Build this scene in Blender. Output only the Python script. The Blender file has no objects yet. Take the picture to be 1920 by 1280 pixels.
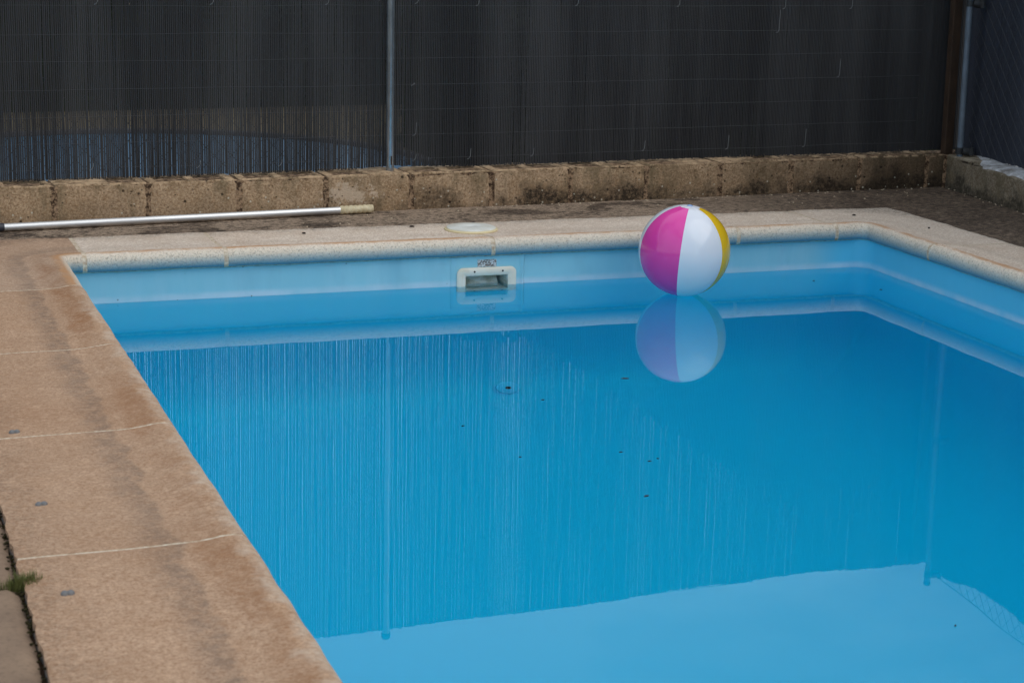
import bpy, bmesh, math, random
from mathutils import Vector, Matrix, noise as mnoise
random.seed(7)
R = math.radians
sc = bpy.context.scene
COL = sc.collection

# ------------------------------------------------------------------ camera
cam = bpy.data.cameras.new('camera'); co = bpy.data.objects.new('camera', cam); COL.objects.link(co)
YAW, PIT, ROLL, CH, FPX = 0.3986, 0.2304, 0.0235, 1.4048, 3540.1
cy, sy, cp, sp = math.cos(YAW), math.sin(YAW), math.cos(PIT), math.sin(PIT)
fw = Vector((sy*cp, cy*cp, -sp)); rt0 = Vector((cy, -sy, 0)); up0 = rt0.cross(fw)
rt = math.cos(ROLL)*rt0 + math.sin(ROLL)*up0; upv = -math.sin(ROLL)*rt0 + math.cos(ROLL)*up0
m = Matrix((rt, upv, -fw)).transposed().to_4x4(); m.translation = (0, 0, CH)
co.matrix_world = m
cam.lens = FPX*36/1920; cam.sensor_width = 36; cam.clip_end = 500; cam.clip_start = .05
cam.dof.use_dof = True; cam.dof.focus_distance = 7.6; cam.dof.aperture_fstop = 9.0
sc.camera = co

# ------------------------------------------------------------------ sky, sun, exposure
SUN_EL, SUN_AZ = 48, 138          # azimuth from +Y towards +X
w = bpy.data.worlds.new('World'); sc.world = w; w.use_nodes = True
nt = w.node_tree; N = nt.nodes; L = nt.links
bg = N['Background']
sky = N.new('ShaderNodeTexSky'); sky.sky_type = 'NISHITA'; sky.sun_disc = False
sky.sun_elevation = R(SUN_EL); sky.sun_rotation = R(SUN_AZ); sky.dust_density = 2.0; sky.air_density = 1.0
tc = N.new('ShaderNodeTexCoord'); mp = N.new('ShaderNodeMapping'); mp.inputs['Scale'].default_value = (1.6, 1.6, 4.2)
L.new(tc.outputs['Generated'], mp.inputs['Vector'])
nz = N.new('ShaderNodeTexNoise'); nz.inputs['Scale'].default_value = 1.5; nz.inputs['Detail'].default_value = 7
nz.inputs['Roughness'].default_value = .55; nz.inputs['Distortion'].default_value = .3
L.new(mp.outputs['Vector'], nz.inputs['Vector'])
cr = N.new('ShaderNodeValToRGB'); cr.color_ramp.elements[0].position = .38; cr.color_ramp.elements[1].position = .53; cr.color_ramp.elements[0].color = (.35, .35, .35, 1)
L.new(nz.outputs['Fac'], cr.inputs['Fac'])
mx = N.new('ShaderNodeMix'); mx.data_type = 'RGBA'
L.new(cr.outputs['Color'], mx.inputs[0]); L.new(sky.outputs['Color'], mx.inputs[6])
mx.inputs[7].default_value = (7.8, 8.9, 10.2, 1)
L.new(mx.outputs[2], bg.inputs['Color']); bg.inputs['Strength'].default_value = .10
sun = bpy.data.lights.new('sun', 'SUN'); so = bpy.data.objects.new('sun', sun); COL.objects.link(so)
sun.energy = 1.1; sun.angle = R(65); sun.color = (1, .95, .88)
az = R(SUN_AZ); sd = Vector((math.sin(az)*math.cos(R(SUN_EL)), math.cos(az)*math.cos(R(SUN_EL)), math.sin(R(SUN_EL))))
so.rotation_euler = sd.to_track_quat('Z', 'Y').to_euler()
vs = sc.view_settings; vs.view_transform = 'Standard'; vs.look = 'None'; vs.gamma = 1; vs.use_curve_mapping = False
vs.exposure = 0.0
cyc = sc.cycles
cyc.use_denoising = True; cyc.denoiser = 'OPENIMAGEDENOISE'; cyc.denoising_input_passes = 'RGB_ALBEDO_NORMAL'; cyc.denoising_prefilter = 'ACCURATE'; cyc.max_bounces = 16; cyc.transmission_bounces = 12; cyc.glossy_bounces = 6; cyc.transparent_max_bounces = 24; cyc.diffuse_bounces = 6
cyc.volume_bounces = 0

# ------------------------------------------------------------------ helpers
def col(s):
    def f(c):
        c /= 255
        return c/12.92 if c <= .04045 else ((c+.055)/1.055)**2.4
    return tuple(f(c) for c in s) + (1,)

class G:
    """small node-graph builder"""
    def __init__(s, name):
        s.m = bpy.data.materials.new(name); s.m.use_nodes = True
        s.t = s.m.node_tree; s.n = s.t.nodes; s.b = s.n['Principled BSDF']; s.out = s.n['Material Output']
        s.obj = s.n.new('ShaderNodeTexCoord').outputs['Object']
    def new(s, typ, **kw):
        n = s.n.new('ShaderNode'+typ)
        for k, v in kw.items(): setattr(n, k, v)
        return n
    def set(s, inp, v):
        if isinstance(v, bpy.types.NodeSocket): s.t.links.new(v, inp)
        elif isinstance(v, (tuple, list)) and len(v) == 3 and inp.type == 'RGBA': inp.default_value = tuple(v)+(1,)
        else: inp.default_value = v
    def scale(s, vec, sc3):
        n = s.new('Mapping'); s.set(n.inputs['Vector'], vec); n.inputs['Scale'].default_value = sc3; return n.outputs[0]
    def noise(s, scale, detail=4, rough=.55, vec=None, dist=0):
        n = s.new('TexNoise'); s.set(n.inputs['Vector'], vec if vec is not None else s.obj)
        n.inputs['Scale'].default_value = scale; n.inputs['Detail'].default_value = detail
        n.inputs['Roughness'].default_value = rough; n.inputs['Distortion'].default_value = dist
        return n.outputs['Fac']
    def vor(s, scale, vec=None, feature='F1', rnd=1):
        n = s.new('TexVoronoi', feature=feature); s.set(n.inputs['Vector'], vec if vec is not None else s.obj)
        n.inputs['Scale'].default_value = scale; n.inputs['Randomness'].default_value = rnd
        return n.outputs['Distance'], n.outputs['Color'] if feature != 'DISTANCE_TO_EDGE' else None
    def math(s, op, a, b=None, c=None, clamp=False):
        n = s.new('Math', operation=op, use_clamp=clamp); s.set(n.inputs[0], a)
        if b is not None: s.set(n.inputs[1], b)
        if c is not None: s.set(n.inputs[2], c)
        return n.outputs[0]
    def rng(s, v, a, b, c=0., d=1., smooth=False):
        n = s.new('MapRange'); s.set(n.inputs[0], v)
        if smooth: n.interpolation_type = 'SMOOTHSTEP'
        for i, x in enumerate((a, b, c, d)): s.set(n.inputs[i+1], x)
        n.clamp = True; return n.outputs[0]
    def mix(s, f, a, b, mode='MIX'):
        n = s.new('Mix', data_type='RGBA', blend_type=mode); s.set(n.inputs[0], f); s.set(n.inputs[6], a); s.set(n.inputs[7], b)
        return n.outputs[2]
    def xyz(s, vec):
        n = s.new('SeparateXYZ'); s.set(n.inputs[0], vec); return n.outputs
    def uv(s):
        n = s.new('UVMap'); return n.outputs[0]
    def bump(s, h, strength=.4, dist=.01, prev=None):
        n = s.new('Bump'); n.inputs['Strength'].default_value = strength; n.inputs['Distance'].default_value = dist
        s.set(n.inputs['Height'], h)
        if prev is not None: s.set(n.inputs['Normal'], prev)
        return n.outputs[0]
    def fin(s, color, rough=.6, normal=None, metal=0, spec=.5, **kw):
        s.set(s.b.inputs['Base Color'], color); s.set(s.b.inputs['Roughness'], rough)
        s.set(s.b.inputs['Metallic'], metal); s.set(s.b.inputs['Specular IOR Level'], spec)
        if normal is not None: s.set(s.b.inputs['Normal'], normal)
        for k, v in kw.items(): s.set(s.b.inputs[k], v)
        return s.m

def link(name, bm, mat, parent=None, smooth=True, bevel=None, uvs=None):
    me = bpy.data.meshes.new(name)
    bm.normal_update(); bm.to_mesh(me); bm.free()
    if smooth:
        for p in me.polygons: p.use_smooth = True
        try: me.set_sharp_from_angle(angle=R(40))
        except Exception: pass
    for mm in (mat if isinstance(mat, (list, tuple)) else [mat]): me.materials.append(mm)
    o = bpy.data.objects.new(name, me); COL.objects.link(o)
    if bevel:
        b = o.modifiers.new('bevel', 'BEVEL'); b.width = bevel; b.segments = 2; b.limit_method = 'ANGLE'; b.angle_limit = R(40)
    if parent: 
        o.parent = parent
        o.matrix_parent_inverse = Matrix.Translation(-parent.location)
    return o
def tag(o, label=None, cat=None, group=None, kind=None):
    for k, v in (('label', label), ('category', cat), ('group', group), ('kind', kind)):
        if v: o[k] = v
    return o
def empty(name, loc, label, cat, group=None):
    o = bpy.data.objects.new(name, None); o.empty_display_size = .1; COL.objects.link(o); o.location = loc
    return tag(o, label, cat, group)
def box(bm, x0, x1, y0, y1, z0, z1):
    v = [bm.verts.new((x, y, z)) for z in (z0, z1) for y in (y0, y1) for x in (x0, x1)]
    for f in ((0,2,3,1), (4,5,7,6), (0,1,5,4), (2,6,7,3), (0,4,6,2), (1,3,7,5)): bm.faces.new([v[i] for i in f])
def tube(bm, pts, rads, n=8, cap=True, ref=None):
    rings = []
    for i, p in enumerate(pts):
        p = Vector(p); a = Vector(pts[max(i-1, 0)]); b = Vector(pts[min(i+1, len(pts)-1)])
        d = (b-a).normalized(); r_ = ref or (Vector((0, 0, 1)) if abs(d.z) < .9 else Vector((0, 1, 0)))
        x = d.cross(r_).normalized(); y = x.cross(d)
        rr = rads if isinstance(rads, (int, float)) else rads[i]
        rings.append([bm.verts.new(p+rr*(math.cos(2*math.pi*k/n)*x+math.sin(2*math.pi*k/n)*y)) for k in range(n)])
    for a, b in zip(rings, rings[1:]):
        for k in range(n): bm.faces.new((a[k], a[(k+1) % n], b[(k+1) % n], b[k]))
    if cap: bm.faces.new(rings[0][::-1]); bm.faces.new(rings[-1])
def lathe(bm, prof, n=48, c=(0, 0, 0)):
    rings = []
    for r_, z in prof:
        if r_ < 1e-6: rings.append([bm.verts.new((c[0], c[1], c[2]+z))])
        else: rings.append([bm.verts.new((c[0]+r_*math.cos(2*math.pi*k/n), c[1]+r_*math.sin(2*math.pi*k/n), c[2]+z)) for k in range(n)])
    for a, b in zip(rings, rings[1:]):
        for k in range(n):
            j = (k+1) % n
            if len(a) == 1 and len(b) == 1: continue
            if len(a) == 1: bm.faces.new((a[0], b[j], b[k])) if False else bm.faces.new((a[0], b[k], b[j]))
            elif len(b) == 1: bm.faces.new((a[k], a[j], b[0]))
            else: bm.faces.new((a[k], a[j], b[j], b[k]))
def nval(x, y=0., z=0.): return mnoise.noise(Vector((x, y, z)))

# ------------------------------------------------------------------ the pool's own frame (turned a little from the fence)
O = Vector((1.196, 7.331)); TH = math.atan(-.0493)
E1 = Vector((math.cos(TH), math.sin(TH))); E2 = Vector((-math.sin(TH), math.cos(TH)))
PW, PL, ZW = 3.539, 6.9, -.192
def W2(u, v): p = O + E1*u - E2*v; return p.x, p.y
def W3(u, v, z): p = W2(u, v); return (p[0], p[1], z)

def loop_path(off, r, step=.06, length=True):
    """closed loop round the pool, offset outwards; returns (u, v, nu, nv, square factor, arclength)"""
    c = [(0, PL, 1), (0, 0, 2), (PW, 0, 3), (PW, PL, 4)]
    out = []
    r = max(r+off, .001)
    x0, x1, y0, y1 = -off, PW+off, -off, PL+off
    def seg(a, b, n):
        k = max(2, int(math.dist(a, b)/step))
        for i in range(k): out.append((a[0]+(b[0]-a[0])*i/k, a[1]+(b[1]-a[1])*i/k, n[0], n[1], 1.))
    def arc(cx, cy_, a0):
        for i in range(9):
            a = R(a0 + 90*i/9.); nx, ny = math.cos(a), math.sin(a)
            out.append((cx+r*nx, cy_+r*ny, nx, ny, 1/max(abs(nx), abs(ny))))
    seg((x0, y1-r), (x0, y0+r), (-1, 0)); arc(x0+r, y0+r, 180)
    seg((x0+r, y0), (x1-r, y0), (0, -1)); arc(x1-r, y0+r, 270)
    seg((x1, y0+r), (x1, y1-r), (1, 0)); arc(x1-r, y1-r, 0)
    seg((x1-r, y1), (x0+r, y1), (0, 1)); arc(x0+r, y1-r, 90)
    return out

# ------------------------------------------------------------------ materials
def mat_coping(name, base, rust, streak_amt, pit):
    g = G(name); uv = g.xyz(g.uv()); s_, t_ = uv[0], uv[1]
    big = g.noise(2.2, 5, .6); mid = g.noise(9, 6, .65); fine = g.noise(140, 4, .7); grain = g.noise(420, 2, .6)
    c = g.mix(g.rng(big, .35, .68), col(base), tuple(x*.80 for x in col(base)[:3]))
    c = g.mix(g.rng(mid, .42, .72, 0, .55), c, tuple(x*y for x, y in zip(col(base)[:3], (.74, .66, .58))))
    c = g.mix(g.rng(mid, .48, .3, 0, .4), c, tuple(min(1, x*y) for x, y in zip(col(base)[:3], (1.16, 1.15, 1.15))))
    c = g.mix(g.rng(fine, .47, .60, 0, .75), c, tuple(x*y for x, y in zip(col(base)[:3], (.50, .40, .32))))
    c = g.mix(g.rng(grain, .54, .68, 0, .6), c, tuple(min(1, x*1.4) for x in col(base)[:3]))
    c = g.mix(g.rng(g.noise(1.1, 6, .62), .50, .66, 0, .55), c, tuple(x*y for x, y in zip(col(base)[:3], (.70, .58, .48))))
    c = g.mix(g.rng(g.noise(34, 5, .72), .50, .64, 0, .5), c, tuple(x*y for x, y in zip(col(base)[:3], (.66, .56, .47))))
    c = g.mix(g.rng(g.noise(21, 5, .72), .54, .68, 0, .45), c, tuple(min(1, x*y) for x, y in zip(col(base)[:3], (1.25, 1.24, 1.22))))
    gg = g.noise(75, 5, .85)
    c = g.mix(g.rng(gg, .50, .58, 0, .55), c, tuple(x*y for x, y in zip(col(base)[:3], (.58, .47, .38))))
    c = g.mix(g.rng(gg, .46, .40, 0, .40), c, tuple(min(1, x*y) for x, y in zip(col(base)[:3], (1.28, 1.27, 1.25))))
    # rust-brown stain behind the raised lip, broken up along its length
    wob = g.math('ADD', s_, g.rng(g.noise(5, 3), .2, .8, -.035, .035))
    band = g.math('MULTIPLY', g.rng(wob, .035, .055, smooth=True), g.rng(wob, .10, .15, 1, 0, smooth=True))
    brk = g.math('MULTIPLY', g.rng(g.noise(2.3, 6, .72, None, .5), .42, .66), g.rng(g.noise(42, 5, .75), .30, .60, .25, 1))
    c = g.mix(g.math('MULTIPLY', g.math('MULTIPLY', band, brk), rust), c, col((138, 88, 46)))
    ts = g.math('ADD', s_, g.rng(g.noise(14, 5, .7), .3, .7, -.012, .012)); thin = g.math('MULTIPLY', g.rng(ts, .020, .030, smooth=True), g.rng(ts, .045, .070, 1, 0, smooth=True))
    c = g.mix(g.math('MULTIPLY', thin, g.rng(g.noise(5, 6, .75), .4, .56, .15, .85 if pit else .0)), c, col((190, 140, 94)))
    # grey-black runoff streak parallel to the edge
    wob2 = g.math('ADD', s_, g.rng(g.noise(7, 4), .2, .8, -.03, .03))
    st = g.math('MULTIPLY', g.rng(wob2, .155, .175, smooth=True), g.rng(wob2, .19, .27, 1, 0, smooth=True))
    c = g.mix(g.math('MULTIPLY', g.math('MULTIPLY', st, g.rng(g.noise(26, 5, .7), .3, .62)), streak_amt), c, col((98, 84, 74)))
    # black grime creeping in from the outer edge
    wob3 = g.math('ADD', s_, g.rng(g.noise(11, 6, .7), .2, .8, -.10, .10))
    gr = g.math('MULTIPLY', g.rng(wob3, .38, .50), g.rng(g.noise(60, 5, .75), .40, .60))
    c = g.mix(g.math('MULTIPLY', gr, .75 if pit else .3), c, col((58, 50, 42)))
    # small black flecks
    d, vc = g.vor(38, g.scale(g.obj, (1, 1, .02))); fl = g.math('MULTIPLY', g.rng(d, .10, .05), g.math('GREATER_THAN', g.xyz(vc)[0], .90))
    c = g.mix(g.math('MULTIPLY', fl, .6), c, col((55, 44, 36)))
    oi = g.new('ObjectInfo').outputs['Random']                        # each stone has its own tone
    c = g.mix(g.rng(oi, 0, 1, 0, .22), c, tuple(x*.62 for x in col(base)[:3]))
    pd, _ = g.vor(190)
    z = g.xyz(g.obj)[2]
    nose = g.rng(s_, .034, .012)
    if pit:
        c = g.mix(g.math('MULTIPLY', nose, .75), c, col((222, 208, 188)))
        pits = g.math('MULTIPLY', nose, g.rng(g.noise(120, 4, .85), .52, .60))
        c = g.mix(g.math('MULTIPLY', pits, .5), c, col((110, 96, 80)))
    else:
        worn = g.rng(g.math('ADD', s_, g.rng(g.noise(8, 6, .75), .3, .7, -.04, .04)), .055, .02)
        c = g.mix(g.math('MULTIPLY', worn, g.rng(g.noise(30, 5, .75), .35, .6, .1, .6)), c, col((202, 184, 164)))
    # bluish water reflection painted on the underside of the nose, down by the liner
    blue_bounce = g.math('MULTIPLY', g.rng(z, -.012, -.052), .88)
    c = g.mix(blue_bounce, c, col((70, 136, 158)))
    h = g.math('ADD', g.math('MULTIPLY', fine, 1.0), g.math('MULTIPLY', pd, .5))
    nrm = g.bump(h, .55 if pit else .4, .004)
    nrm = g.bump(mid, .25, .008, nrm)
    return g.fin(c, g.rng(mid, .3, .7, .78, .92), nrm, spec=.25)

M = {}
M['cop_tan'] = mat_coping('coping_tan', (190, 157, 128), .75, .55, False)
M['cop_corner'] = mat_coping('coping_corner', (198, 168, 142), .9, .5, True)
M['cop_pale'] = mat_coping('coping_pale', (236, 219, 202), .25, .15, True)

g = G('mortar'); n1 = g.noise(60, 4)
M['mortar'] = g.fin(g.mix(g.rng(n1, .35, .7), col((216, 202, 180)), col((170, 142, 114))), .9, g.bump(n1, .5, .004), spec=.2)

g = G('pool_liner_vinyl'); z = g.xyz(g.obj)[2]
n1 = g.noise(1.6, 3); n2 = g.noise(14, 4, .6, g.scale(g.obj, (1, 1, .15)))
c = g.mix(g.rng(n1, .3, .7), col((142, 200, 216)), col((126, 189, 209)))
c = g.mix(g.rng(n2, .45, .75, 0, .35), c, col((164, 204, 220)))
c = g.mix(g.rng(g.noise(5, 5, .65, g.scale(g.obj, (1, 1, .35))), .52, .72, 0, .35), c, col((118, 168, 190)))
c = g.mix(g.rng(g.xyz(g.obj)[0], 4.45, 4.66, 0, .75, True), c, col((66, 190, 228)))  # blue bounce light from the water painted into the right wall's colour
scum = g.math('MULTIPLY', g.rng(z, ZW+.036, ZW+.008, smooth=True), g.rng(z, ZW-.006, ZW+.002))
c = g.mix(g.math('MULTIPLY', scum, g.rng(g.noise(7, 4), .3, .6, .25, .7)), c, col((196, 214, 228)))
c = g.mix(g.rng(z, ZW-.002, ZW-.012), c, col((64, 236, 250)))           # light lost under water made up by a brighter cyan colour
d, vc = g.vor(30, g.scale(g.obj, (1, .02, 1))); sp_ = g.math('MULTIPLY', g.rng(d, .14, .07), g.math('GREATER_THAN', g.xyz(vc)[0], .78))
near = g.math('MAXIMUM', g.rng(z, ZW+.030, ZW+.0, 0, 1), g.rng(z, -.096, -.07, 0, .7))
c = g.mix(g.math('MULTIPLY', g.math('MULTIPLY', sp_, near), g.math('GREATER_THAN', z, ZW-.01)), c, col((66, 52, 40)))
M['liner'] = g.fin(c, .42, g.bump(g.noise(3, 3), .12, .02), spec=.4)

g = G('pool_water')
fr = g.new('Fresnel'); fr.inputs['IOR'].default_value = 1.333
gl = g.new('BsdfGlossy'); gl.inputs['Roughness'].default_value = .0; gl.inputs['Color'].default_value = (.78, .98, 1, 1)
tr = g.new('BsdfRefraction'); tr.inputs['IOR'].default_value = 1.333; tr.inputs['Roughness'].default_value = 0; ms = g.new('MixShader')
wv = g.bump(g.noise(1.1, 2, .4), .018, .05)
g.t.links.new(wv, tr.inputs['Normal']); g.t.links.new(wv, gl.inputs['Normal']); g.t.links.new(wv, fr.inputs['Normal'])
g.t.links.new(fr.outputs[0], ms.inputs[0]); g.t.links.new(tr.outputs[0], ms.inputs[1]); g.t.links.new(gl.outputs[0], ms.inputs[2])
g.t.links.new(ms.outputs[0], g.out.inputs['Surface'])
va = g.new('VolumeAbsorption'); va.inputs['Color'].default_value = (.025, .924, .988, 1); va.inputs['Density'].default_value = 1.0
g.t.links.new(va.outputs[0], g.out.inputs['Volume'])
g.n.remove(g.b); M['water'] = g.m

g = G('stained_concrete_deck'); ob = g.obj; xx = g.xyz(ob)
st = g.scale(ob, (.85, 1.25, 1)); n1 = g.noise(3.2, 7, .68, st, .4); n2 = g.noise(16, 6, .7, st); n3 = g.noise(120, 4, .7)
c = g.mix(g.rng(n1, .40, .60), col((116, 98, 82)), col((82, 68, 56)))
c = g.mix(g.rng(n2, .52, .66, 0, .75), c, col((56, 46, 38)))
c = g.mix(g.rng(g.noise(30, 6, .8), .52, .60, 0, .8), c, col((158, 138, 118)))
c = g.mix(g.rng(g.noise(24, 6, .8, g.scale(ob, (1, 1, 1.7))), .54, .60, 0, .8), c, col((50, 40, 32)))
bare = g.math('MULTIPLY', g.rng(g.noise(2.6, 9, .8, st, .4), .44, .49), g.rng(xx[0], 5.0, 4.0, .10, 1))
c = g.mix(g.math('MULTIPLY', bare, .8), c, col((168, 146, 124)))
c = g.mix(g.rng(g.noise(34, 6, .8, st), .50, .58, 0, .75), c, col((34, 28, 23)))
c = g.mix(g.rng(n3, .5, .62, 0, .55), c, col((36, 30, 26)))
c = g.mix(g.rng(g.noise(300, 2), .64, .72, 0, .6), c, col((170, 152, 132)))
M['deck'] = g.fin(c, .85, g.bump(g.math('ADD', n2, g.math('MULTIPLY', n3, .4)), .5, .008), spec=.25)

g = G('grey_paving_slab'); n1 = g.noise(4, 6, .6); n2 = g.noise(90, 4, .7)
c = g.mix(g.rng(n1, .35, .7), col((146, 122, 100)), col((112, 92, 76)))
c = g.mix(g.rng(n2, .5, .72, 0, .4), c, col((76, 62, 52)))
M['slab'] = g.fin(c, .9, g.bump(n2, .4, .004), spec=.2)

g = G('soil'); n1 = g.noise(25, 6, .7)
M['soil'] = g.fin(g.mix(n1, col((96, 72, 54)), col((44, 34, 27))), .95, g.bump(n1, .8, .02), spec=.1)

g = G('dry_ground'); n1 = g.noise(.5, 6, .6); n2 = g.noise(12, 5, .7)
M['ground'] = g.fin(g.mix(g.rng(n1, .3, .7), col((112, 100, 80)), g.mix(n2, col((98, 88, 68)), col((76, 72, 52)))), .95, spec=.1)

WALLY_ = 8.053
def mat_block(name, base, dark, wet0, wet1, lichen=1, shade_tone=1):
    g = G(name); xx = g.xyz(g.obj); B = col(base)[:3]
    sh = lambda r_, g_, b_: tuple(min(1, x*y) for x, y in zip(B, (r_, g_, b_)))
    flat = g.scale(g.obj, (1, .02, 1))
    n1 = g.noise(2.6, 5, .6); n2 = g.noise(20, 6, .75); n3 = g.noise(95, 5, .8)
    c = g.mix(g.rng(n1, .33, .68), B+(1,), sh(.72, .70, .64))
    c = g.mix(g.rng(n2, .48, .66, 0, .65), c, sh(.56, .48, .38))
    c = g.mix(g.rng(g.noise(9, 6, .75), .54, .68, 0, .6), c, sh(1.25, 1.25, 1.22))
    c = g.mix(g.rng(n3, .50, .58, 0, .75), c, sh(.45, .38, .30))
    c = g.mix(g.rng(n3, .46, .38, 0, .6), c, sh(1.4, 1.36, 1.28))
    # broad grey-green weathering with vertical runs
    run = g.noise(1, 6, .7, g.scale(g.obj, (7, 4, 2.2)))
    c = g.mix(g.rng(run, .50, .66, 0, .6), c, col((92, 82, 60)))
    # damp black algae rising from the foot
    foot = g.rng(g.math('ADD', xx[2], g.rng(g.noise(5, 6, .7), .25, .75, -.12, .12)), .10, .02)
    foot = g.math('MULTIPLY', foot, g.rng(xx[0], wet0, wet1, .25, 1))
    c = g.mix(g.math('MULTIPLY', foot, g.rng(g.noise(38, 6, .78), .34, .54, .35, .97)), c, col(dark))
    if shade_tone: c = g.mix(g.rng(g.math('ADD', xx[0], g.rng(n1, .3, .7, -.4, .4)), 4.2, 5.3, 0, .7), c, col(dark))  # corner shade painted in with the blocks' own darker tone there
    # grime, then pale crumbs, at the top edge
    c = g.mix(g.math('MULTIPLY', g.rng(xx[2], .12, .165), g.rng(n2, .42, .6, 0, .3)), c, col((78, 68, 50)))
    c = g.mix(g.math('MULTIPLY', g.rng(xx[2], .168, .175), g.rng(g.noise(16, 5, .75), .46, .56, 0, .7)), c, sh(1.35, 1.35, 1.3))
    # an old splash of pale render on one block
    mv = g.new('Mapping'); g.set(mv.inputs['Vector'], g.obj); mv.inputs['Location'].default_value = (-2.575*9, 0, -.098*22); mv.inputs['Scale'].default_value = (9, 0, 22)
    ln = g.new('VectorMath', operation='LENGTH'); g.set(ln.inputs[0], mv.outputs[0])
    spl = g.rng(g.math('ADD', ln.outputs['Value'], g.rng(g.noise(30, 6, .8), .3, .7, -1.1, 1.1)), .95, .6)
    c = g.mix(g.math('MULTIPLY', spl, .7), c, col((204, 182, 158)))
    d, vc = g.vor(30, flat); k = g.xyz(vc)
    holes = g.math('MULTIPLY', g.rng(d, .24, .12), g.math('GREATER_THAN', k[0], .86))
    c = g.mix(g.math('MULTIPLY', holes, .85), c, col((36, 28, 22)))
    d3, vc3 = g.vor(62, flat); k3 = g.xyz(vc3)
    h2 = g.math('MULTIPLY', g.rng(d3, .30, .16), g.math('GREATER_THAN', k3[0], .88))
    c = g.mix(g.math('MULTIPLY', h2, .75), c, col((46, 36, 28)))
    d2, vc2 = g.vor(44, flat); k2 = g.xyz(vc2)
    spots = g.math('MULTIPLY', g.rng(d2, .26, .14), g.math('GREATER_THAN', g.math('ADD', k2[1], g.rng(xx[2], .0, .11, .14, -.03)), .965))
    c = g.mix(g.math('MULTIPLY', spots, .8*lichen), c, col((204, 196, 176)))
    pit = g.math('MULTIPLY', g.math('GREATER_THAN', xx[1], WALLY_+.035), g.rng(xx[2], .1725, .166))
    c = g.mix(pit, c, col((44, 32, 22)))
    h = g.math('SUBTRACT', g.math('ADD', n3, g.math('MULTIPLY', n2, .8)), g.math('MULTIPLY', holes, .8))
    return g.fin(c, .92, g.bump(h, .7, .008), spec=.2)
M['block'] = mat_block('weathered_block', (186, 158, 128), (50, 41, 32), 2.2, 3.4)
M['concrete'] = mat_block('dark_concrete', (158, 146, 128), (70, 64, 54), -9, -8, .5, 0)
g = G('wall_mortar'); n1 = g.noise(34, 6, .8)
M['wmortar'] = g.fin(g.mix(g.rng(n1, .44, .56), col((160, 132, 104)), col((66, 50, 38))), .95, g.bump(n1, .8, .008), spec=.15)
g = G('white_mortar_cap'); n1 = g.noise(24, 6, .7); n2 = g.noise(7, 4)
c = g.mix(g.rng(n1, .42, .66), col((214, 214, 216)), col((150, 146, 140)))
M['cap'] = g.fin(g.mix(g.rng(n2, .52, .68, 0, .7), c, col((104, 92, 76))), .9, g.bump(n1, .7, .01), spec=.2)

def mat_cane(name, a, b):
    g = G(name); n1 = g.noise(1.0, 3, .6, g.scale(g.obj, (60, 60, .6))); n2 = g.noise(1.0, 4, .6, g.scale(g.obj, (2.2, 2.2, .35)))
    c = g.mix(g.rng(n1, .3, .7), col(a), col(b))
    c = g.mix(g.rng(n2, .45, .62, 0, .6), c, col(tuple(min(255, x+20) for x in b)))
    c = g.mix(g.rng(g.noise(1.0, 3, .6, g.scale(g.obj, (7, 7, .25))), .5, .66, 0, .5), c, col(tuple(x-12 for x in a)))
    return g.fin(c, .55, spec=.3)
M['cane'] = mat_cane('charcoal_cane', (42, 42, 44), (54, 53, 53))
M['cane_blue'] = mat_cane('navy_charcoal_cane', (38, 42, 52), (46, 50, 62))
g = G('galvanised_wire'); M['wire'] = g.fin(col((120, 122, 122)), .5, metal=.3)
g = G('dark_wire'); M['dwire'] = g.fin(col((60, 62, 65)), .6, metal=.2)
g = G('tie_line'); M['tline'] = g.fin(col((72, 73, 75)), .7)
g = G('weathered_steel'); n1 = g.noise(30, 5, .65, g.scale(g.obj, (1, 1, .4))); n2 = g.noise(8, 5, .7, g.scale(g.obj, (1, 1, .5)))
c = g.mix(g.rng(n1, .35, .7), col((160, 168, 174)), col((126, 134, 140)))
c = g.mix(g.rng(n2, .60, .68, 0, .8), c, col((84, 56, 40)))
M['steel'] = g.fin(c, .16, g.bump(n1, .10, .002), metal=.75)
g = G('dull_steel'); n1 = g.noise(30, 5, .65, g.scale(g.obj, (1, 1, .4)))
M['dull'] = g.fin(g.mix(g.rng(n1, .35, .7), col((104, 116, 128)), col((80, 90, 100))), .6, metal=.1)
g = G('rust_brown'); n1 = g.noise(22, 6, .7, g.scale(g.obj, (1, 1, .35)))
M['rust'] = g.fin(g.mix(g.rng(n1, .3, .7), col((72, 54, 40)), col((44, 34, 27))), .8, g.bump(n1, .3, .003), spec=.3)
g = G('black_clamp'); n1 = g.noise(60, 4); M['clamp'] = g.fin(g.mix(n1, col((50, 52, 54)), col((26, 27, 29))), .6, g.bump(n1, .5, .004))
g = G('brushed_aluminium'); n1 = g.noise(8, 4, .6, g.scale(g.obj, (.3, 6, 6)))
M['alu'] = g.fin(g.mix(g.rng(n1, .3, .7), col((236, 236, 234)), col((206, 205, 204))), .40, metal=.7)
g = G('cream_rubber'); n1 = g.noise(40, 4)
M['cream'] = g.fin(g.mix(g.rng(n1, .35, .7), col((214, 200, 166)), col((176, 158, 120))), .6, g.bump(n1, .2, .003))
g = G('dark_plastic'); M['dplastic'] = g.fin(col((48, 50, 58)), .5)
g = G('aged_white_plastic'); n1 = g.noise(20, 4, .6); n2 = g.noise(5, 3)
c = g.mix(g.rng(n2, .3, .7), col((226, 222, 208)), col((214, 206, 186)))
M['white'] = g.fin(g.mix(g.rng(n1, .55, .75, 0, .5), c, col((190, 176, 146))), .45)
g = G('lid_white'); n1 = g.noise(12, 5, .6); nx = g.xyz(g.obj)
c = g.mix(g.rng(n1, .4, .7), col((228, 228, 220)), col((206, 202, 186)))
M['lid'] = g.fin(c, .5, g.bump(n1, .1, .004))
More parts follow.
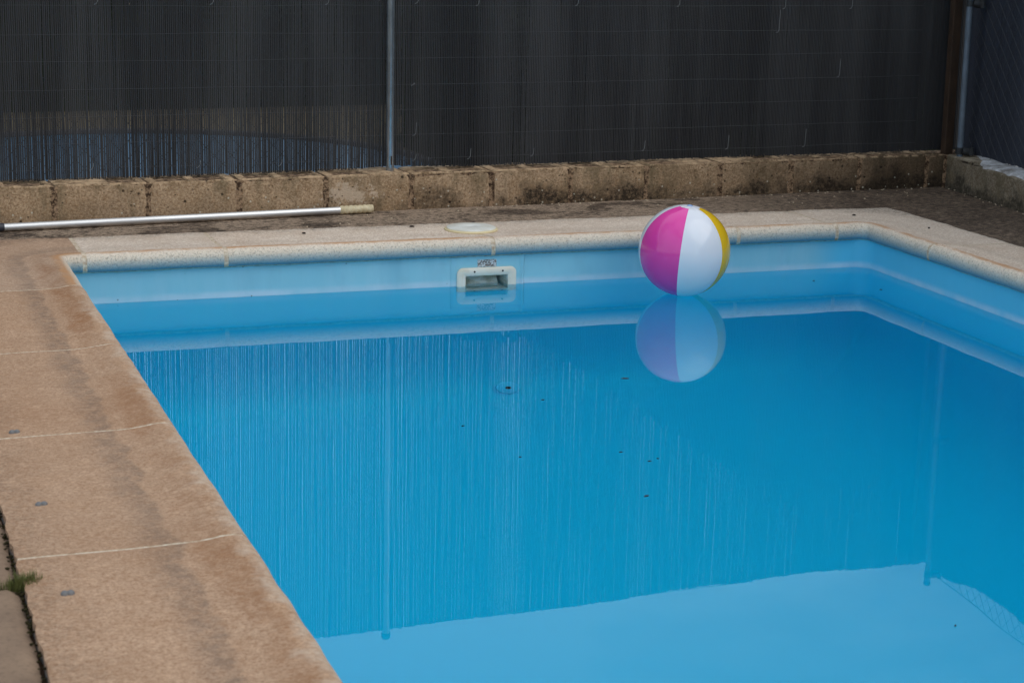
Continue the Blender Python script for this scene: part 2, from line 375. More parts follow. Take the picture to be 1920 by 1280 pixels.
g = G('lid_yellowed'); n1 = g.noise(30, 4); M['lidrim'] = g.fin(g.mix(n1, col((226, 208, 160)), col((206, 190, 150))), .5)
g = G('skimmer_inside'); n1 = g.noise(18, 5, .65, g.scale(g.obj, (1, 1, 2.2)))
M['throat'] = g.fin(g.mix(g.rng(n1, .4, .62), col((226, 226, 218)), col((176, 172, 152))), .55)
g = G('worn_label'); n1 = g.noise(150, 4, .7)
M['label'] = g.fin(g.mix(g.rng(n1, .46, .54), col((206, 210, 212)), col((96, 84, 72))), .6)
g = G('black_hole'); M['black'] = g.fin(col((14, 14, 14)), .8)
def plastic(name, c, rough=.16):
    g = G(name); n1 = g.noise(3.5, 3)
    return g.fin(c, g.rng(n1, .3, .7, rough-.06, rough+.03), g.bump(g.noise(5, 2), .10, .01), **{'Coat Weight': .12, 'Coat Roughness': .05, 'Subsurface Weight': .0})
BALL = [plastic('ball_pink', col((232, 70, 162))), plastic('ball_white', col((226, 228, 234))), plastic('ball_yellow', col((224, 182, 30))),
        plastic('ball_blue', col((60, 116, 196)))]
g = G('leaf_bits'); M['leaf'] = g.fin(col((46, 34, 26)), .8)
g = G('grass_blades'); n1 = g.noise(90, 3); M['grass'] = g.fin(g.mix(n1, col((74, 82, 36)), col((112, 112, 56))), .7)
g = G('moss'); n1 = g.noise(160, 4, .7); M['moss'] = g.fin(g.mix(g.rng(n1, .35, .65), col((36, 30, 22)), col((72, 66, 38))), .95, g.bump(n1, 1, .01), spec=.1)
g = G('hedge_leaves'); n1 = g.noise(3, 4); M['hedge'] = g.fin(g.mix(g.rng(n1, .3, .7), col((30, 38, 24)), col((44, 52, 30))), .8, spec=.1)
g = G('bark'); M['bark'] = g.fin(col((70, 56, 44)), .9)
g = G('blue_pvc'); M['bluepvc'] = g.fin(col((34, 80, 108)), .5)
g = G('grey_lead'); n1 = g.noise(200, 3); M['bolt'] = g.fin(g.mix(n1, col((128, 126, 124)), col((84, 84, 86))), .6)

# ------------------------------------------------------------------ ground and paving
HOLE = .20                                    # the ground's hole round the basin lies under the coping
bm = bmesh.new()
inner = [W3(-HOLE, PL+HOLE, -.10), W3(-HOLE, -HOLE, -.10), W3(PW+HOLE, -HOLE, -.10), W3(PW+HOLE, PL+HOLE, -.10)]
outer = [(-160, -160, -.10), (-160, 200, -.10), (180, 200, -.10), (180, -160, -.10)]
iv = [bm.verts.new(p) for p in inner]; ov = [bm.verts.new(p) for p in outer]
for i in range(4):
    j = (i+1) % 4; bm.faces.new((ov[i], iv[i], iv[j], ov[j]))
tag(link('ground', bm, M['ground'], smooth=False), kind='structure')

def sheet(name, mat, poly_fn, nu, nv, z_fn, thick=.05):
    bm = bmesh.new(); g_ = []
    for j in range(nv+1):
        g_.append([])
        for i in range(nu+1):
            x, y = poly_fn(i/nu, j/nv); g_[j].append(bm.verts.new((x, y, z_fn(x, y, i/nu, j/nv))))
    for j in range(nv):
        for i in range(nu): bm.faces.new((g_[j][i], g_[j][i+1], g_[j+1][i+1], g_[j+1][i]))
    edge = [g_[0][i] for i in range(nu+1)] + [g_[j][nu] for j in range(1, nv+1)] + [g_[nv][i] for i in range(nu-1, -1, -1)] + [g_[j][0] for j in range(nv-1, 0, -1)]
    low = [bm.verts.new((v.co.x, v.co.y, v.co.z-thick)) for v in edge]
    for a in range(len(edge)):
        b = (a+1) % len(edge); bm.faces.new((edge[a], low[a], low[b], edge[b]))
    bmesh.ops.recalc_face_normals(bm, faces=bm.faces)
    return link(name, bm, mat)
WALLY = 8.053
CX, CYY = 5.79, 8.053                         # inner corner of the two walls
RD = Vector((-.140, -.990)).normalized()
def rwx(y): return CX + RD.x/RD.y*(y-CYY)
CB, CL, CR = .475, .512, .41                  # coping widths: back, left, right
# deck strip behind the pool, strip on the right
def back_fn(a, b):
    x = -2.6 + a*(rwx(7.7)+2.62); u = (x-O.x)*E1.x
    y0 = O.y + (x-O.x)*math.tan(TH) + CB - .03; return x, y0+(WALLY+.03-y0)*b
tag(sheet('deck', M['deck'], back_fn, 90, 8, lambda x, y, a, b: -.007+.017*b+.002*nval(x*3, y*3)), kind='structure')
def right_fn(a, b):
    y = 7.70 - b*8.2
    x0 = W2(PW+CR-.03, (O.y-y))[0]; x1 = rwx(y)+.03
    return x0+(x1-x0)*a, y - 0
tag(sheet('deck', M['deck'], right_fn, 8, 80, lambda x, y, a, b: -.0075+.012*a+.002*nval(x*3, y*3)), kind='structure')
# soil under the slabs on the left, then the slabs themselves
def soil_fn(a, b): u = -3.2+(3.2-CL+.03)*a; return W2(u, -.55+8.2*b)
tag(sheet('soil', M['soil'], soil_fn, 16, 60, lambda x, y, a, b: -.035+.010*nval(x*14, y*14)), kind='structure')
vj = [-.46, .62, 2.05, 3.535, 5.0, 6.5, 7.6]
for k in range(len(vj)-1):
    def slab_fn(a, b, k=k):
        u = -CL-.005-1.2*(1-a); v = vj[k]+.008+(vj[k+1]-vj[k]-.016)*b
        ed = max(0, 1-(1-a)*9); u += ed*(.011*nval(v*9, 3.3)+.007*nval(v*40, 1.3))
        eb = max(0, 1-b*9)-max(0, 1-(1-b)*9); v += eb*.008*nval(u*30, k)
        return W2(u, v)
    def slab_z(x, y, a, b):
        e = min((1-a)*1.2, b*1.4, (1-b)*1.4); return -.010 - .012*max(0, 1-e/.03)**2 + .003*nval(x*8, y*8)
    tag(sheet('paving_slab', M['slab'], slab_fn, 60, 70, slab_z), kind='structure')

# ------------------------------------------------------------------ swimming pool
pool = empty('swimming_pool', W3(PW/2, PL/2, -1.757), 'rectangular blue pool with a pale stone rim, below the dark fence', 'swimming pool')
# coping
PROF = [(.045, -.067), (.020, -.0655), (.008, -.060), (.0015, -.048), (0, -.029), (.002, -.012), (.008, .001), (.018, .0085), (.030, .012),
        (.046, .0125), (.066, .0105), (.090, .006), (.120, .0022), (.155, .0005), (.20, 0), (.28, 0), (.36, -.0005), (.44, -.001), (1, -.002), (1.0, -.055)]
path = loop_path(0, .030, .03)
path.append(path[0])
arc = [0.]
for a, b in zip(path, path[1:]): arc.append(arc[-1]+math.dist(a[:2], b[:2]))
def width_at(p):
    return CL if p[2] < -.999 else CB if p[3] < -.999 else CR if p[2] > .999 else CL
def coping_mesh(i0, i1, inset=0., drop=0.):
    """sweep the profile from path station i0 to i1"""
    bm = bmesh.new(); uvl = bm.loops.layers.uv.new('UVMap'); rows = []
    for i in range(i0, i1+1):
        u, v, nx, ny, sq = path[i]; row = []
        wd_u = CL if nx < 0 else CR; wd_v = CB if ny < 0 else CL
        for s, z in PROF:
            top = s > .99
            if top: s = .5
            # beyond .16 stretch to the stone's own width, square at the corners
            if abs(nx) > .999: wd = wd_u
            elif abs(ny) > .999: wd = wd_v
            else: wd = min(wd_u/max(abs(nx), 1e-6), wd_v/max(abs(ny), 1e-6))
            s2 = s if s < .16 else .16+(s-.16)/.34*(wd-.16)
            if top: s2 = wd
            wx, wy = W2(u+nx*s2, v+ny*s2)
            wob = .0022*nval(wx*7, wy*7, s)+.0012*nval(wx*26, wy*26, 2)
            zz = z+wob-drop
            s3 = s2 + (inset if s < .05 else (-inset if top else 0)) + (.003*nval(wx*9, wy*9, 5) if s < .03 else 0)
            if top: s3 += .010*nval(wx*6, wy*6, 9) + .006*nval(wx*25, wy*25, 9)
            wx, wy = W2(u+nx*s3, v+ny*s3)
            vert = bm.verts.new((wx, wy, zz)); row.append((vert, s2))
        rows.append((row, arc[i]))
    def quad(a, b, c, d):
        f = bm.faces.new((a[0], b[0], c[0], d[0]))
        return f
    for (r0, t0), (r1, t1) in zip(rows, rows[1:]):
        for k in range(len(PROF)-1):
            f = bm.faces.new((r0[k][0], r1[k][0], r1[k+1][0], r0[k+1][0]))
            for l, (s, t) in zip(f.loops, ((r0[k][1], t0), (r1[k][1], t1), (r1[k+1][1], t1), (r0[k+1][1], t0))): l[uvl].uv = (s, t)
    for row, t in (rows[0], rows[-1]):
        f = bm.faces.new([x[0] for x in row])
        for l, x in zip(f.loops, row): l[uvl].uv = (x[1], t)
    bmesh.ops.recalc_face_normals(bm, faces=bm.faces)
    return bm
LEN_L = next(a for p, a in zip(path, arc) if abs(p[2]) < .999)   # arclength where the left-back corner begins
def station(t): return min(range(len(arc)), key=lambda i: abs(arc[i]-t))
# refine: joints fall on stations, so nudge nearest stations onto the joint and open a 7 mm gap
tL = lambda v: PL-.030-v+0.0                  # left side: arclength of a given v
tB0 = next(a for p, a in zip(path, arc) if p[3] < -.999)-.030
tB = lambda u: tB0+u
tR0 = next(a for p, a in zip(path, arc) if p[2] > .999)-.030
tR = lambda v: tR0+v
joints = [tL(v) for v in (6.27, 5.32, 4.37, 3.415, 2.468, 1.52, .574)] + [tB(u) for u in (.072, .63, 1.764, 2.909, 3.40)] + [tR(v) for v in (.53, 1.48, 2.43, 3.38, 4.33, 5.28, 6.23)]
tot = arc[-1]; endj = tR(PL-.02)
joints += [endj+.9, endj+1.85, endj+2.8]
base_path, base_arc = path, arc
def path_at(t):
    t %= tot
    i = max(k for k in range(len(base_arc)-1) if base_arc[k] <= t+1e-9); f = (t-base_arc[i])/(base_arc[i+1]-base_arc[i])
    a, b = base_path[i], base_path[i+1]
    return (tuple(a[k]+(b[k]-a[k])*f for k in range(5)))
GAP = .0055
stones = list(zip(joints, joints[1:]+[joints[0]+tot]))
for k, (t0, t1) in enumerate(stones):
    g0, g1 = [.009 if k_ in (7, 8, 9, 10, 11, 12, 13) else GAP for k_ in (k, k+1)]
    ts = [t0+g0] + [a for a in base_arc+[x+tot for x in base_arc] if t0+g0+.006 < a < t1-g1-.006] + [t1-g1]
    path = [path_at(t) for t in ts]; arc = ts
    mid_ = path_at((t0+t1)/2)
    if k in (6,): mt = M['cop_corner']
    elif mid_[2] < -.99 or mid_[3] > .9: mt = M['cop_tan']
    else: mt = M['cop_pale']
    o = link('coping_stone', coping_mesh(0, len(ts)-1), mt, pool)
    if k == 6: tag(o, 'rust stained corner coping stone')
    elif mt is M['cop_tan']: tag(o, 'tan coping stone')
    elif k == 7 or k == 8 or k == 9: tag(o, 'pale coping stone with a pitted rounded nose')
path, arc = base_path, base_arc
link('joint_mortar', coping_mesh(0, len(path)-1, .0012, .0008), M['mortar'], pool)
# grey lead anchors in the left stones
for (x, y) in ((.656, 4.935), (.627, 4.302), (.586, 3.702)):
    bm = bmesh.new()
    for dx in (-.006, .006): lathe(bm, [(.0085, -.002), (.008, .003), (.005, .006), (0, .007)], 12, (x+dx, y, 0))
    link('anchor_cap', bm, M['bolt'], pool)

# liner: the basin wall with an opening for the skimmer, then the floor
SK0, SK1, SKT, SKB = 1.649, 1.836, -.150, -.262      # skimmer throat in u and z
lp = loop_path(.030, .05, .1)
ui = [i for i, p in enumerate(lp) if p[3] < -.999]
for val in (SK0, SK1):
    k = min(ui, key=lambda i: abs(lp[i][0]-val)); p = lp[k]; lp[k] = (val,)+p[1:]
lo_, hi_ = [min(ui, key=lambda i: abs(lp[i][0]-val)) for val in (SK0, SK1)]
zs = [-.058, -.078, -.10, SKT, -.18, -.20, -.23, SKB, -.34, -.5, -.75, -1.0, -1.2, -1.30]
bm = bmesh.new(); rows = []
for z in zs: rows.append([bm.verts.new(W3(p[0], p[1], z)) for p in lp])
RL = .05; RW0 = RL+.03
def cove(p, off):
    r2 = max(RW0-off, .012); ins = -.03+off
    def lerp(c, tot):                       # straight runs keep their fraction between the two corner arcs
        f = (c-(-.03+RW0))/(tot+.06-2*RW0); return ins+r2+f*(tot-2*ins-2*r2)
    u, v, nx, ny = p[:4]
    if abs(ny) > .999 and abs(nx) < .01: return lerp(u, PW), (ins if ny < 0 else PL-ins)
    if abs(nx) > .999 and abs(ny) < .01: return (ins if nx < 0 else PW-ins), lerp(v, PL)
    return (ins+r2 if nx < 0 else PW-ins-r2)+nx*r2, (ins+r2 if ny < 0 else PL-ins-r2)+ny*r2
for q, off in ((-1.40, .012), (-1.50, .04), (-1.59, .09), (-1.66, .155), (-1.715, .24), (-1.745, .34), (-1.757, .46)):
    rows.append([bm.verts.new(W3(*cove(p, off), q)) for p in lp])
n = len(lp); it, ib = zs.index(SKT), zs.index(SKB)
for j in range(len(rows)-1):
    for i in range(n):
        if it <= j < ib and lo_ <= i < hi_: continue
        k = (i+1) % n; bm.faces.new((rows[j][i], rows[j][k], rows[j+1][k], rows[j+1][i]))
bm.faces.new(rows[-1])
bmesh.ops.recalc_face_normals(bm, faces=bm.faces)
bmesh.ops.reverse_faces(bm, faces=bm.faces)
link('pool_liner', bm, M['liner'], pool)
# slightly raised liner patch round the skimmer, with a fold on its right edge
VL = -.030
bm = bmesh.new()
def pface(u0, u1, z0, z1, d0, d1, n=1):
    a = [bm.verts.new(W3(u0, VL+d0, z0)), bm.verts.new(W3(u1, VL+d1, z0)), bm.verts.new(W3(u1, VL+d1, z1)), bm.verts.new(W3(u0, VL+d0, z1))]; bm.faces.new(a)
us = [(1.584, .0005), (1.588, .003), (1.612, .0035)]
for (a, da), (b, db) in zip(us, us[1:]): pface(a, b, -.60, -.070, da, db)
pface(1.612, SK0, -.60, -.070, .0035, .0035); pface(SK1, 1.889, -.60, -.070, .0035, .0035)
pface(SK0, SK1, -.60, SKB, .0035, .0035); pface(SK0, SK1, SKT, -.062, .0035, .0035)
us = [(1.889, .0035), (1.896, .006), (1.901, .011), (1.905, .011), (1.910, .004), (1.914, .0005)]
for (a, da), (b, db) in zip(us, us[1:]): pface(a, b, -.60, -.064, da, db)
bmesh.ops.remove_doubles(bm, verts=bm.verts, dist=.0004)
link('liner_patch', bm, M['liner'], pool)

# skimmer
skim = link('skimmer', (lambda b: (box(b, 0, .001, 0, .001, 0, .001), b)[1])(bmesh.new()), M['throat'], pool)
def rrect(u0, u1, z0, z1, r, n=6):
    pts = []
    for cx, cz, a0 in ((u1-r, z1-r, 0), (u0+r, z1-r, 90), (u0+r, z0+r, 180), (u1-r, z0+r, 270)):
        for i in range(n+1):
            a = R(a0+90*i/n); pts.append((cx+r*math.cos(a), cz+r*math.sin(a)))
    return pts
# throat box becomes the skimmer's own mesh
bm = bmesh.new()
ring0 = [(SK0, SKT), (SK1, SKT), (SK1, SKB), (SK0, SKB)]
r0 = [bm.verts.new(W3(u, VL+.010, z)) for u, z in ring0]
r1 = [bm.verts.new(W3(u+(.012 if u == SK0 else -.012), VL-.15, z+(-.008 if z == SKT else .01))) for u, z in ring0]
for i in range(4): bm.faces.new((r0[i], r0[(i+1) % 4], r1[(i+1) % 4], r1[i]))
bm.faces.new(r1)
bmesh.ops.recalc_face_normals(bm, faces=bm.faces); bmesh.ops.reverse_faces(bm, faces=bm.faces)
bm.to_mesh(skim.data); bm.free()
bm = bmesh.new()                                                # faceplate
FU0, FU1, FZ1, FZ0 = 1.610, 1.874, -.1145, -.303
od = rrect(FU0, FU1, FZ0, FZ1, .026); idd = rrect(SK0-.001, SK1+.001, SKB-.001, SKT+.001, .004)
lay = [(od, .0036, 0), (od, .011, 0), ([(u+(-.004 if u > 1.742 else .004), z+(-.004 if z > -.2 else .004)) for u, z in od], .0145, 0),
       ([(u+(.010 if u > 1.742 else -.010), z+(.010 if z > -.2 else -.010)) for u, z in idd], .0145, 0), (idd, .010, 0), (idd, -.02, 0)]
rr = [[bm.verts.new(W3(u, VL+d, z)) for u, z in l] for l, d, _ in lay]
for a, b in zip(rr, rr[1:]):
    for i in range(len(a)): j = (i+1) % len(a); bm.faces.new((a[i], a[j], b[j], b[i]))
bmesh.ops.recalc_face_normals(bm, faces=bm.faces)
link('faceplate', bm, M['white'], skim)
for u in (1.686, 1.812):
    for z in (-.131, -.286):
        bm = bmesh.new(); tube(bm, [W3(u, VL+.012, z), W3(u, VL+.0152, z)], [.0042, .0042], 10); link('screw_hole', bm, M['black'], skim)
bm = bmesh.new()                                                # weir flap leaning inside the throat
a = [W3(SK0+.010, VL-.070, SKT-.010), W3(SK1-.026, VL-.070, SKT-.010), W3(SK1-.026, VL-.012, SKB+.04), W3(SK0+.010, VL-.012, SKB+.04)]
vs_ = [bm.verts.new(p) for p in a]; bm.faces.new(vs_)
ge = bmesh.ops.extrude_face_region(bm, geom=bm.faces[:]); 
for v in ge['geom']:
    if isinstance(v, bmesh.types.BMVert): v.co += Vector((E2.x, E2.y, 0))*.006
bmesh.ops.recalc_face_normals(bm, faces=bm.faces)
link('weir_flap', bm, M['throat'], skim)
bm = bmesh.new()                                                # worn sticker above it
p = [W3(1.702, VL+.0038, -.082), W3(1.786, VL+.0038, -.082), W3(1.786, VL+.0038, -.1125), W3(1.702, VL+.0038, -.1125)]
vs_ = [bm.verts.new(q) for q in p]; bm.faces.new(vs_)
ge = bmesh.ops.extrude_face_region(bm, geom=bm.faces[:])
for v in ge['geom']:
    if isinstance(v, bmesh.types.BMVert): v.co -= Vector((E2.x, E2.y, 0))*.0012
bmesh.ops.recalc_face_normals(bm, faces=bm.faces)
link('sticker', bm, M['label'], skim)
# pale suction fitting low on the far side of the basin
bm = bmesh.new(); lathe(bm, [(.055, 0), (.053, .006), (.044, .009), (.014, .009), (.012, .004), (0, .004)], 28)
bmesh.ops.transform(bm, matrix=Matrix.Translation((2.965, 7.075, -1.655)) @ Matrix.Rotation(R(48), 4, 'X'), verts=bm.verts)
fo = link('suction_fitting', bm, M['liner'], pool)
bm = bmesh.new(); lathe(bm, [(.012, .0045), (.011, .0095), (0, .0095)], 20)
bmesh.ops.transform(bm, matrix=Matrix.Translation((2.965, 7.075, -1.655)) @ Matrix.Rotation(R(48), 4, 'X'), verts=bm.verts)
link('grille', bm, M['black'], fo)

# water: one closed body that fills the basin and the skimmer mouth
wl = loop_path(.032, .05, .2)
ui = [i for i, p in enumerate(wl) if p[3] < -.999]
pts = []
done = False
for i, p in enumerate(wl):
    if i in ui and not done and p[0] > SK0:
        pts += [(SK0, -.032), (SK0+.008, -.15+VL+.02), (SK1-.008, -.15+VL+.02), (SK1, -.032)]; done = True
    if i in ui and SK0-.02 < p[0] < SK1+.02: continue
    pts.append((p[0], p[1]))
bm = bmesh.new()
top = [bm.verts.new(W3(u, v, ZW)) for u, v in pts]; bot = [bm.verts.new(W3(u, v, -1.80)) for u, v in pts]
bm.faces.new(top); bm.faces.new(bot)
for i in range(len(pts)): j = (i+1) % len(pts); bm.faces.new((top[i], top[j], bot[j], bot[i]))
bmesh.ops.recalc_face_normals(bm, faces=bm.faces)
tag(link('water', bm, M['water'], smooth=False), kind='structure')

# ------------------------------------------------------------------ low walls
def rough_box(bm, x0, x1, y0, y1, z0, z1, nx, nz, amp, seed):
    """box whose front (y0) and top are gridded and uneven, with two shallow open cores in its top"""
    def P(a, b, c):
        x = x0+(x1-x0)*a; y = y0+(y1-y0)*b; z = z0+(z1-z0)*c
        e = min(a, 1-a)*(x1-x0)
        ch = .006*max(0, 1-e/.012)
        if b == 0: y += amp*nval(x*22, z*22, seed)+ch + .006*max(0, 1-(1-c)*(z1-z0)/.012) 
        if c == 1: z += amp*1.6*nval(x*14, y*14, seed+3) - .005*max(0, 1-e/.015)
        return (x, y, z)
    fr_ = [[bm.verts.new(P(i/nx, 0, k/nz)) for i in range(nx+1)] for k in range(nz+1)]
    for k in range(nz):
        for i in range(nx): bm.faces.new((fr_[k][i], fr_[k][i+1], fr_[k+1][i+1], fr_[k+1][i]))
    rows = [fr_[nz]]
    ys = [.06, .17, .24, .3, .45, .6, .66, .78, 1]
    cores = [(random.uniform(.07, .12), random.uniform(.40, .47)), (random.uniform(.53, .6), random.uniform(.88, .95))]
    dep = [random.choice((.014, .022, .03, .03, .001)) for _ in cores]
    for b in ys:
        row = []
        for i in range(nx+1):
            a = i/nx; p = list(P(a, b, 1))
            for (c0, c1), dd in zip(cores, dep):
                if c0 < a < c1 and .15 < b < .7: p[2] -= dd*(1+.5*nval(p[0]*30, p[1]*30, 4))
            row.append(bm.verts.new(p))
        rows.append(row)
    for r0, r1 in zip(rows, rows[1:]):
        for i in range(nx): bm.faces.new((r0[i], r0[i+1], r1[i+1], r1[i]))
    b0 = [bm.verts.new((x0, y1, z0)), bm.verts.new((x1, y1, z0))]
    bm.faces.new([fr_[k][0] for k in range(nz+1)] + [r[0] for r in rows[1:]] + [b0[0]])
    bm.faces.new([fr_[k][nx] for k in range(nz+1)] + [r[nx] for r in rows[1:]] + [b0[1]])
    bm.faces.new(rows[-1]+[b0[1], b0[0]])
wall = empty('block_wall', (2.5, WALLY+.1, 0), 'low brown wall of weathered concrete blocks under the long dark screen', 'wall')
WT = .1775
bm = bmesh.new(); x = 1.276-.4*13
while x < CX-.05:
    x1 = min(x+.39, CX-.012); hz = WT+.003*nval(x*5, 2)+(.012 if x < 2.2 else 0)*0
    rough_box(bm, x+.004, x1, WALLY+.003*nval(x*3, 7), WALLY+.20, -.04, hz, 26, 10, .003, x)
    x += .4
bmesh.ops.recalc_face_normals(bm, faces=bm.faces)
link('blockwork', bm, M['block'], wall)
bm = bmesh.new(); box(bm, -3.95, CX+.18, WALLY+.0035, WALLY+.19, -.05, WT-.008)
link('mortar_joint', bm, M['wmortar'], wall, smooth=False)

rwall = empty('concrete_wall', (CX, 5, 0), 'low dark grey concrete wall with a white mortar top, running forward from the corner', 'wall')
def RW(d, o, z): p = Vector((CX, CYY))+RD*d+Vector((-RD.y, RD.x))*o; return (p.x, p.y, z)   # d along, o outwards (away from the pool)
def rbox(bm, d0, d1, o0, o1, z0, z1, n, amp):
    st = []
    for i in range(n+1):
        d = d0+(d1-d0)*i/n; j = amp*nval(d*9, 1, z1)
        st.append([bm.verts.new(RW(d, o0+j, z0)), bm.verts.new(RW(d, o0+j+.002, (z0+z1)/2)), bm.verts.new(RW(d, o0+j+.002, z1-.008)), bm.verts.new(RW(d, o0+j+.012, z1+amp*nval(d*14, 3))), bm.verts.new(RW(d, o1, z1)), bm.verts.new(RW(d, o1, z0))])
    for a, b in zip(st, st[1:]):
        for k in range(6): bm.faces.new((a[k], a[(k+1) % 6], b[(k+1) % 6], b[k]))
    bm.faces.new(st[0]); bm.faces.new(st[-1])
bm = bmesh.new(); rbox(bm, .002, .255, 0, .20, -.03, .176, 8, .003); rbox(bm, .262, 8.6, .004, .20, -.03, .158, 120, .004)
bmesh.ops.recalc_face_normals(bm, faces=bm.faces)
link('wall_body', bm, M['concrete'], rwall)
bm = bmesh.new(); st = []
for i in range(141):
    d = .07+8.4*i/140; j = .012*nval(d*12, 6)+.006*nval(d*45, 6); f = max(0, min(1, (.34-d)/.26)); up = .006 if d < .30 else 0
    o0 = .016+j+.105*f
    st.append([bm.verts.new(RW(d, o0, .154)), bm.verts.new(RW(d, o0+.008, .168+up+.004*nval(d*20, 1))), bm.verts.new(RW(d, max(.07, o0+.014), .174+up+.003*nval(d*22, 2))), bm.verts.new(RW(d, .15, .177+up)), bm.verts.new(RW(d, .195, .174+up)), bm.verts.new(RW(d, .195, .154))])
for a, b in zip(st, st[1:]):
    for k in range(6): bm.faces.new((a[k], a[(k+1) % 6], b[(k+1) % 6], b[k]))
bm.faces.new(st[0]); bm.faces.new(st[-1]); bmesh.ops.recalc_face_normals(bm, faces=bm.faces)
link('mortar_cap', bm, M['cap'], rwall)

# ------------------------------------------------------------------ long dark cane screen at the back
fence = empty('screen_fence', (2.8, 8.153, WT), 'long charcoal cane screen behind the pool on the low brown block wall', 'fence')
FY = 8.188
def fence_top(x): return 1.690+.012*math.sin(x*2.1+.5)+.014*nval(x*1.7, 5)+.004*nval(x*9, 2)+.022*max(0, (x-4.4)/1.3)
def fence_bot(x): return .181+.012*max(0, 1-abs(x-2.85)/.35)+.002*nval(x*2, 8)
def fence_y(x, z):                                              # gentle bellying of the screen between its ties
    return FY + .012*nval(x*1.3, z*.5, 3)+.006*nval(x*4.5, z*.7, 1)
def canes(bm, x0, x1, pitch, pos, bot, top, rad_fn, zseg, seed):
    rnd = random.Random(seed); x = x0; k = 0
    while x < x1:
        r_, lean, skip = rad_fn(x, rnd)
        zb, zt = bot(x)+rnd.uniform(-.003, .003), top(x)+rnd.uniform(-.004, .004)
        ph = rnd.uniform(0, 6.28); jit = rnd.gauss(0, .00026) if x < 2.8 else rnd.uniform(-.0002, .0002); bow = rnd.uniform(0, .0011)
        pts = []
        for i in range(zseg+1):
            z = zb+(zt-zb)*i/zseg; dx = bow*math.sin(i/zseg*7+ph)+lean*(i/zseg-.5)
            if skip and abs(z-skip[0]) < skip[1]: dx -= .0032*(1-((z-skip[0])/skip[1])**2)
            pts.append(pos(x+dx+jit, z))
        rings = []
        for p in pts: rings.append([bm.verts.new((p[0]+r_*math.cos(a), p[1]+r_*math.sin(a), p[2])) for a in (0, 1.047, 2.094, 3.1416, 4.189, 5.236)])
        for a, b in zip(rings, rings[1:]):
            for q in range(6): bm.faces.new((a[q], a[(q+1) % 6], b[(q+1) % 6], b[q]))
        bm.faces.new(rings[-1]); bm.faces.new(rings[0][::-1])
        x += pitch; k += 1
def rad_back(x, rnd):
    if x < 2.80: r_ = .00368+.00035*nval(x*3.1, 4)+rnd.uniform(-.00012, .00012)
    else:
        op = max(0, 1-(x-2.8)/.9)*.0005
        cl = max(0, nval(x*4.2, 9)-.12)*(.0013 if x < 4.9 else .0007)
        r_ = .00432-op-cl+rnd.uniform(-.00010, .00010)
    pr = .05 if x < 3.4 else .035
    skip = (rnd.uniform(.2, 1.6), rnd.uniform(.05, .22)) if rnd.random() < pr else None
    if x < 3.5 and rnd.random() < .03: skip = (.2, rnd.uniform(.08, .25))
    return r_, rnd.uniform(-.0016, .0016), skip
bm = bmesh.new()
canes(bm, -2.6, 6.0, .00845, lambda x, z: (x, fence_y(x, z), z), fence_bot, fence_top, rad_back, 10, 3)
link('cane_screen', bm, M['cane'], fence)
bm = bmesh.new()
for k, z0 in enumerate((.225, .335, .45, .565, .685, .80, .92, 1.035, 1.15, 1.27, 1.385, 1.5, 1.61)):
    pts = [(-2.6+.12*i, fence_y(-2.6+.12*i, z0)-.0048, z0+.006*nval((-2.6+.12*i)*2.2, k)) for i in range(70)]
    tube(bm, pts, .0008, 4)
link('binding_wire', bm, M['tline'], fence)
def chain(bm, d0, d1, z0, z1, pos, pitch, r_):
    h = z1-z0; n = int((d1-d0+h)/pitch)+1
    for s in (0, 1):
        for i in range(n):
            a = d0-(h if s == 0 else 0)+i*pitch
            pts = []
            for q in range(2):
                z = z0+h*q; d = a+(h*q if s == 0 else -h*q)
                pts.append((d, z))
            # clip to the span
            (da, za), (db, zb) = pts
            def clip(da, za, db, zb, lim, lower):
                if (da < lim) == lower and (db < lim) == lower: return None
                return da, za, db, zb
            ts = [0., 1.]
            for lim in (d0, d1):
                if (da-lim)*(db-lim) < 0: ts.append((lim-da)/(db-da))
            ts = sorted(ts)
            best = [(ta, tb) for ta, tb in zip(ts, ts[1:]) if d0-1e-6 <= da+(db-da)*(ta+tb)/2 <= d1+1e-6 and tb-ta > 1e-3]
            for ta, tb in best:
                P = []
                m_ = max(2, int(h*(tb-ta)/pitch*2))
                for q in range(m_+1):
                    t = ta+(tb-ta)*q/m_; d = da+(db-da)*t; z = za+(zb-za)*t
                    P.append(pos(d, z, (.0018 if s else -.0018)))
                tube(bm, P, r_, 4, cap=False)
bm = bmesh.new(); chain(bm, -2.6, 5.76, .20, 1.70, lambda d, z, o: (d, FY+.026+o, z), .0765, .0013)
tube(bm, [(-2.6, FY+.026, 1.70), (5.76, FY+.026, 1.70)], .0016, 5)
link('chain_link', bm, M['dwire'], fence)
# posts
PX, PY = 2.806, 8.153
bm = bmesh.new(); tube(bm, [(PX, PY, WT-.01), (PX-.002, PY, .9), (PX-.003, PY, 1.712)], .0188, 20)
po = link('post', bm, M['steel'], fence)
bm = bmesh.new(); tube(bm, [(PX-.003, PY, 1.700), (PX-.003, PY, 1.722), (PX-.003, PY, 1.730)], [.0225, .0225, .016], 20); link('cap', bm, M['clamp'], po)
bm = bmesh.new(); box(bm, PX-.003, PX+.004, PY-.0195, PY-.012, .205, .245); link('rust_slot', bm, M['rust'], po, smooth=False)
bm = bmesh.new(); tube(bm, [(-.25, PY, WT-.01), (-.25, PY, 1.712)], .0188, 20); link('post', bm, M['steel'], fence)
bm = bmesh.new(); box(bm, 5.800, 5.850, 8.10, 8.14, WT-.01, 1.690)
for v in bm.verts: v.co.x += .008-.008*(v.co.z-WT)
tag(link('corner_post', bm, M['rust'], fence, smooth=False, bevel=.004), 'rusty brown square corner post')
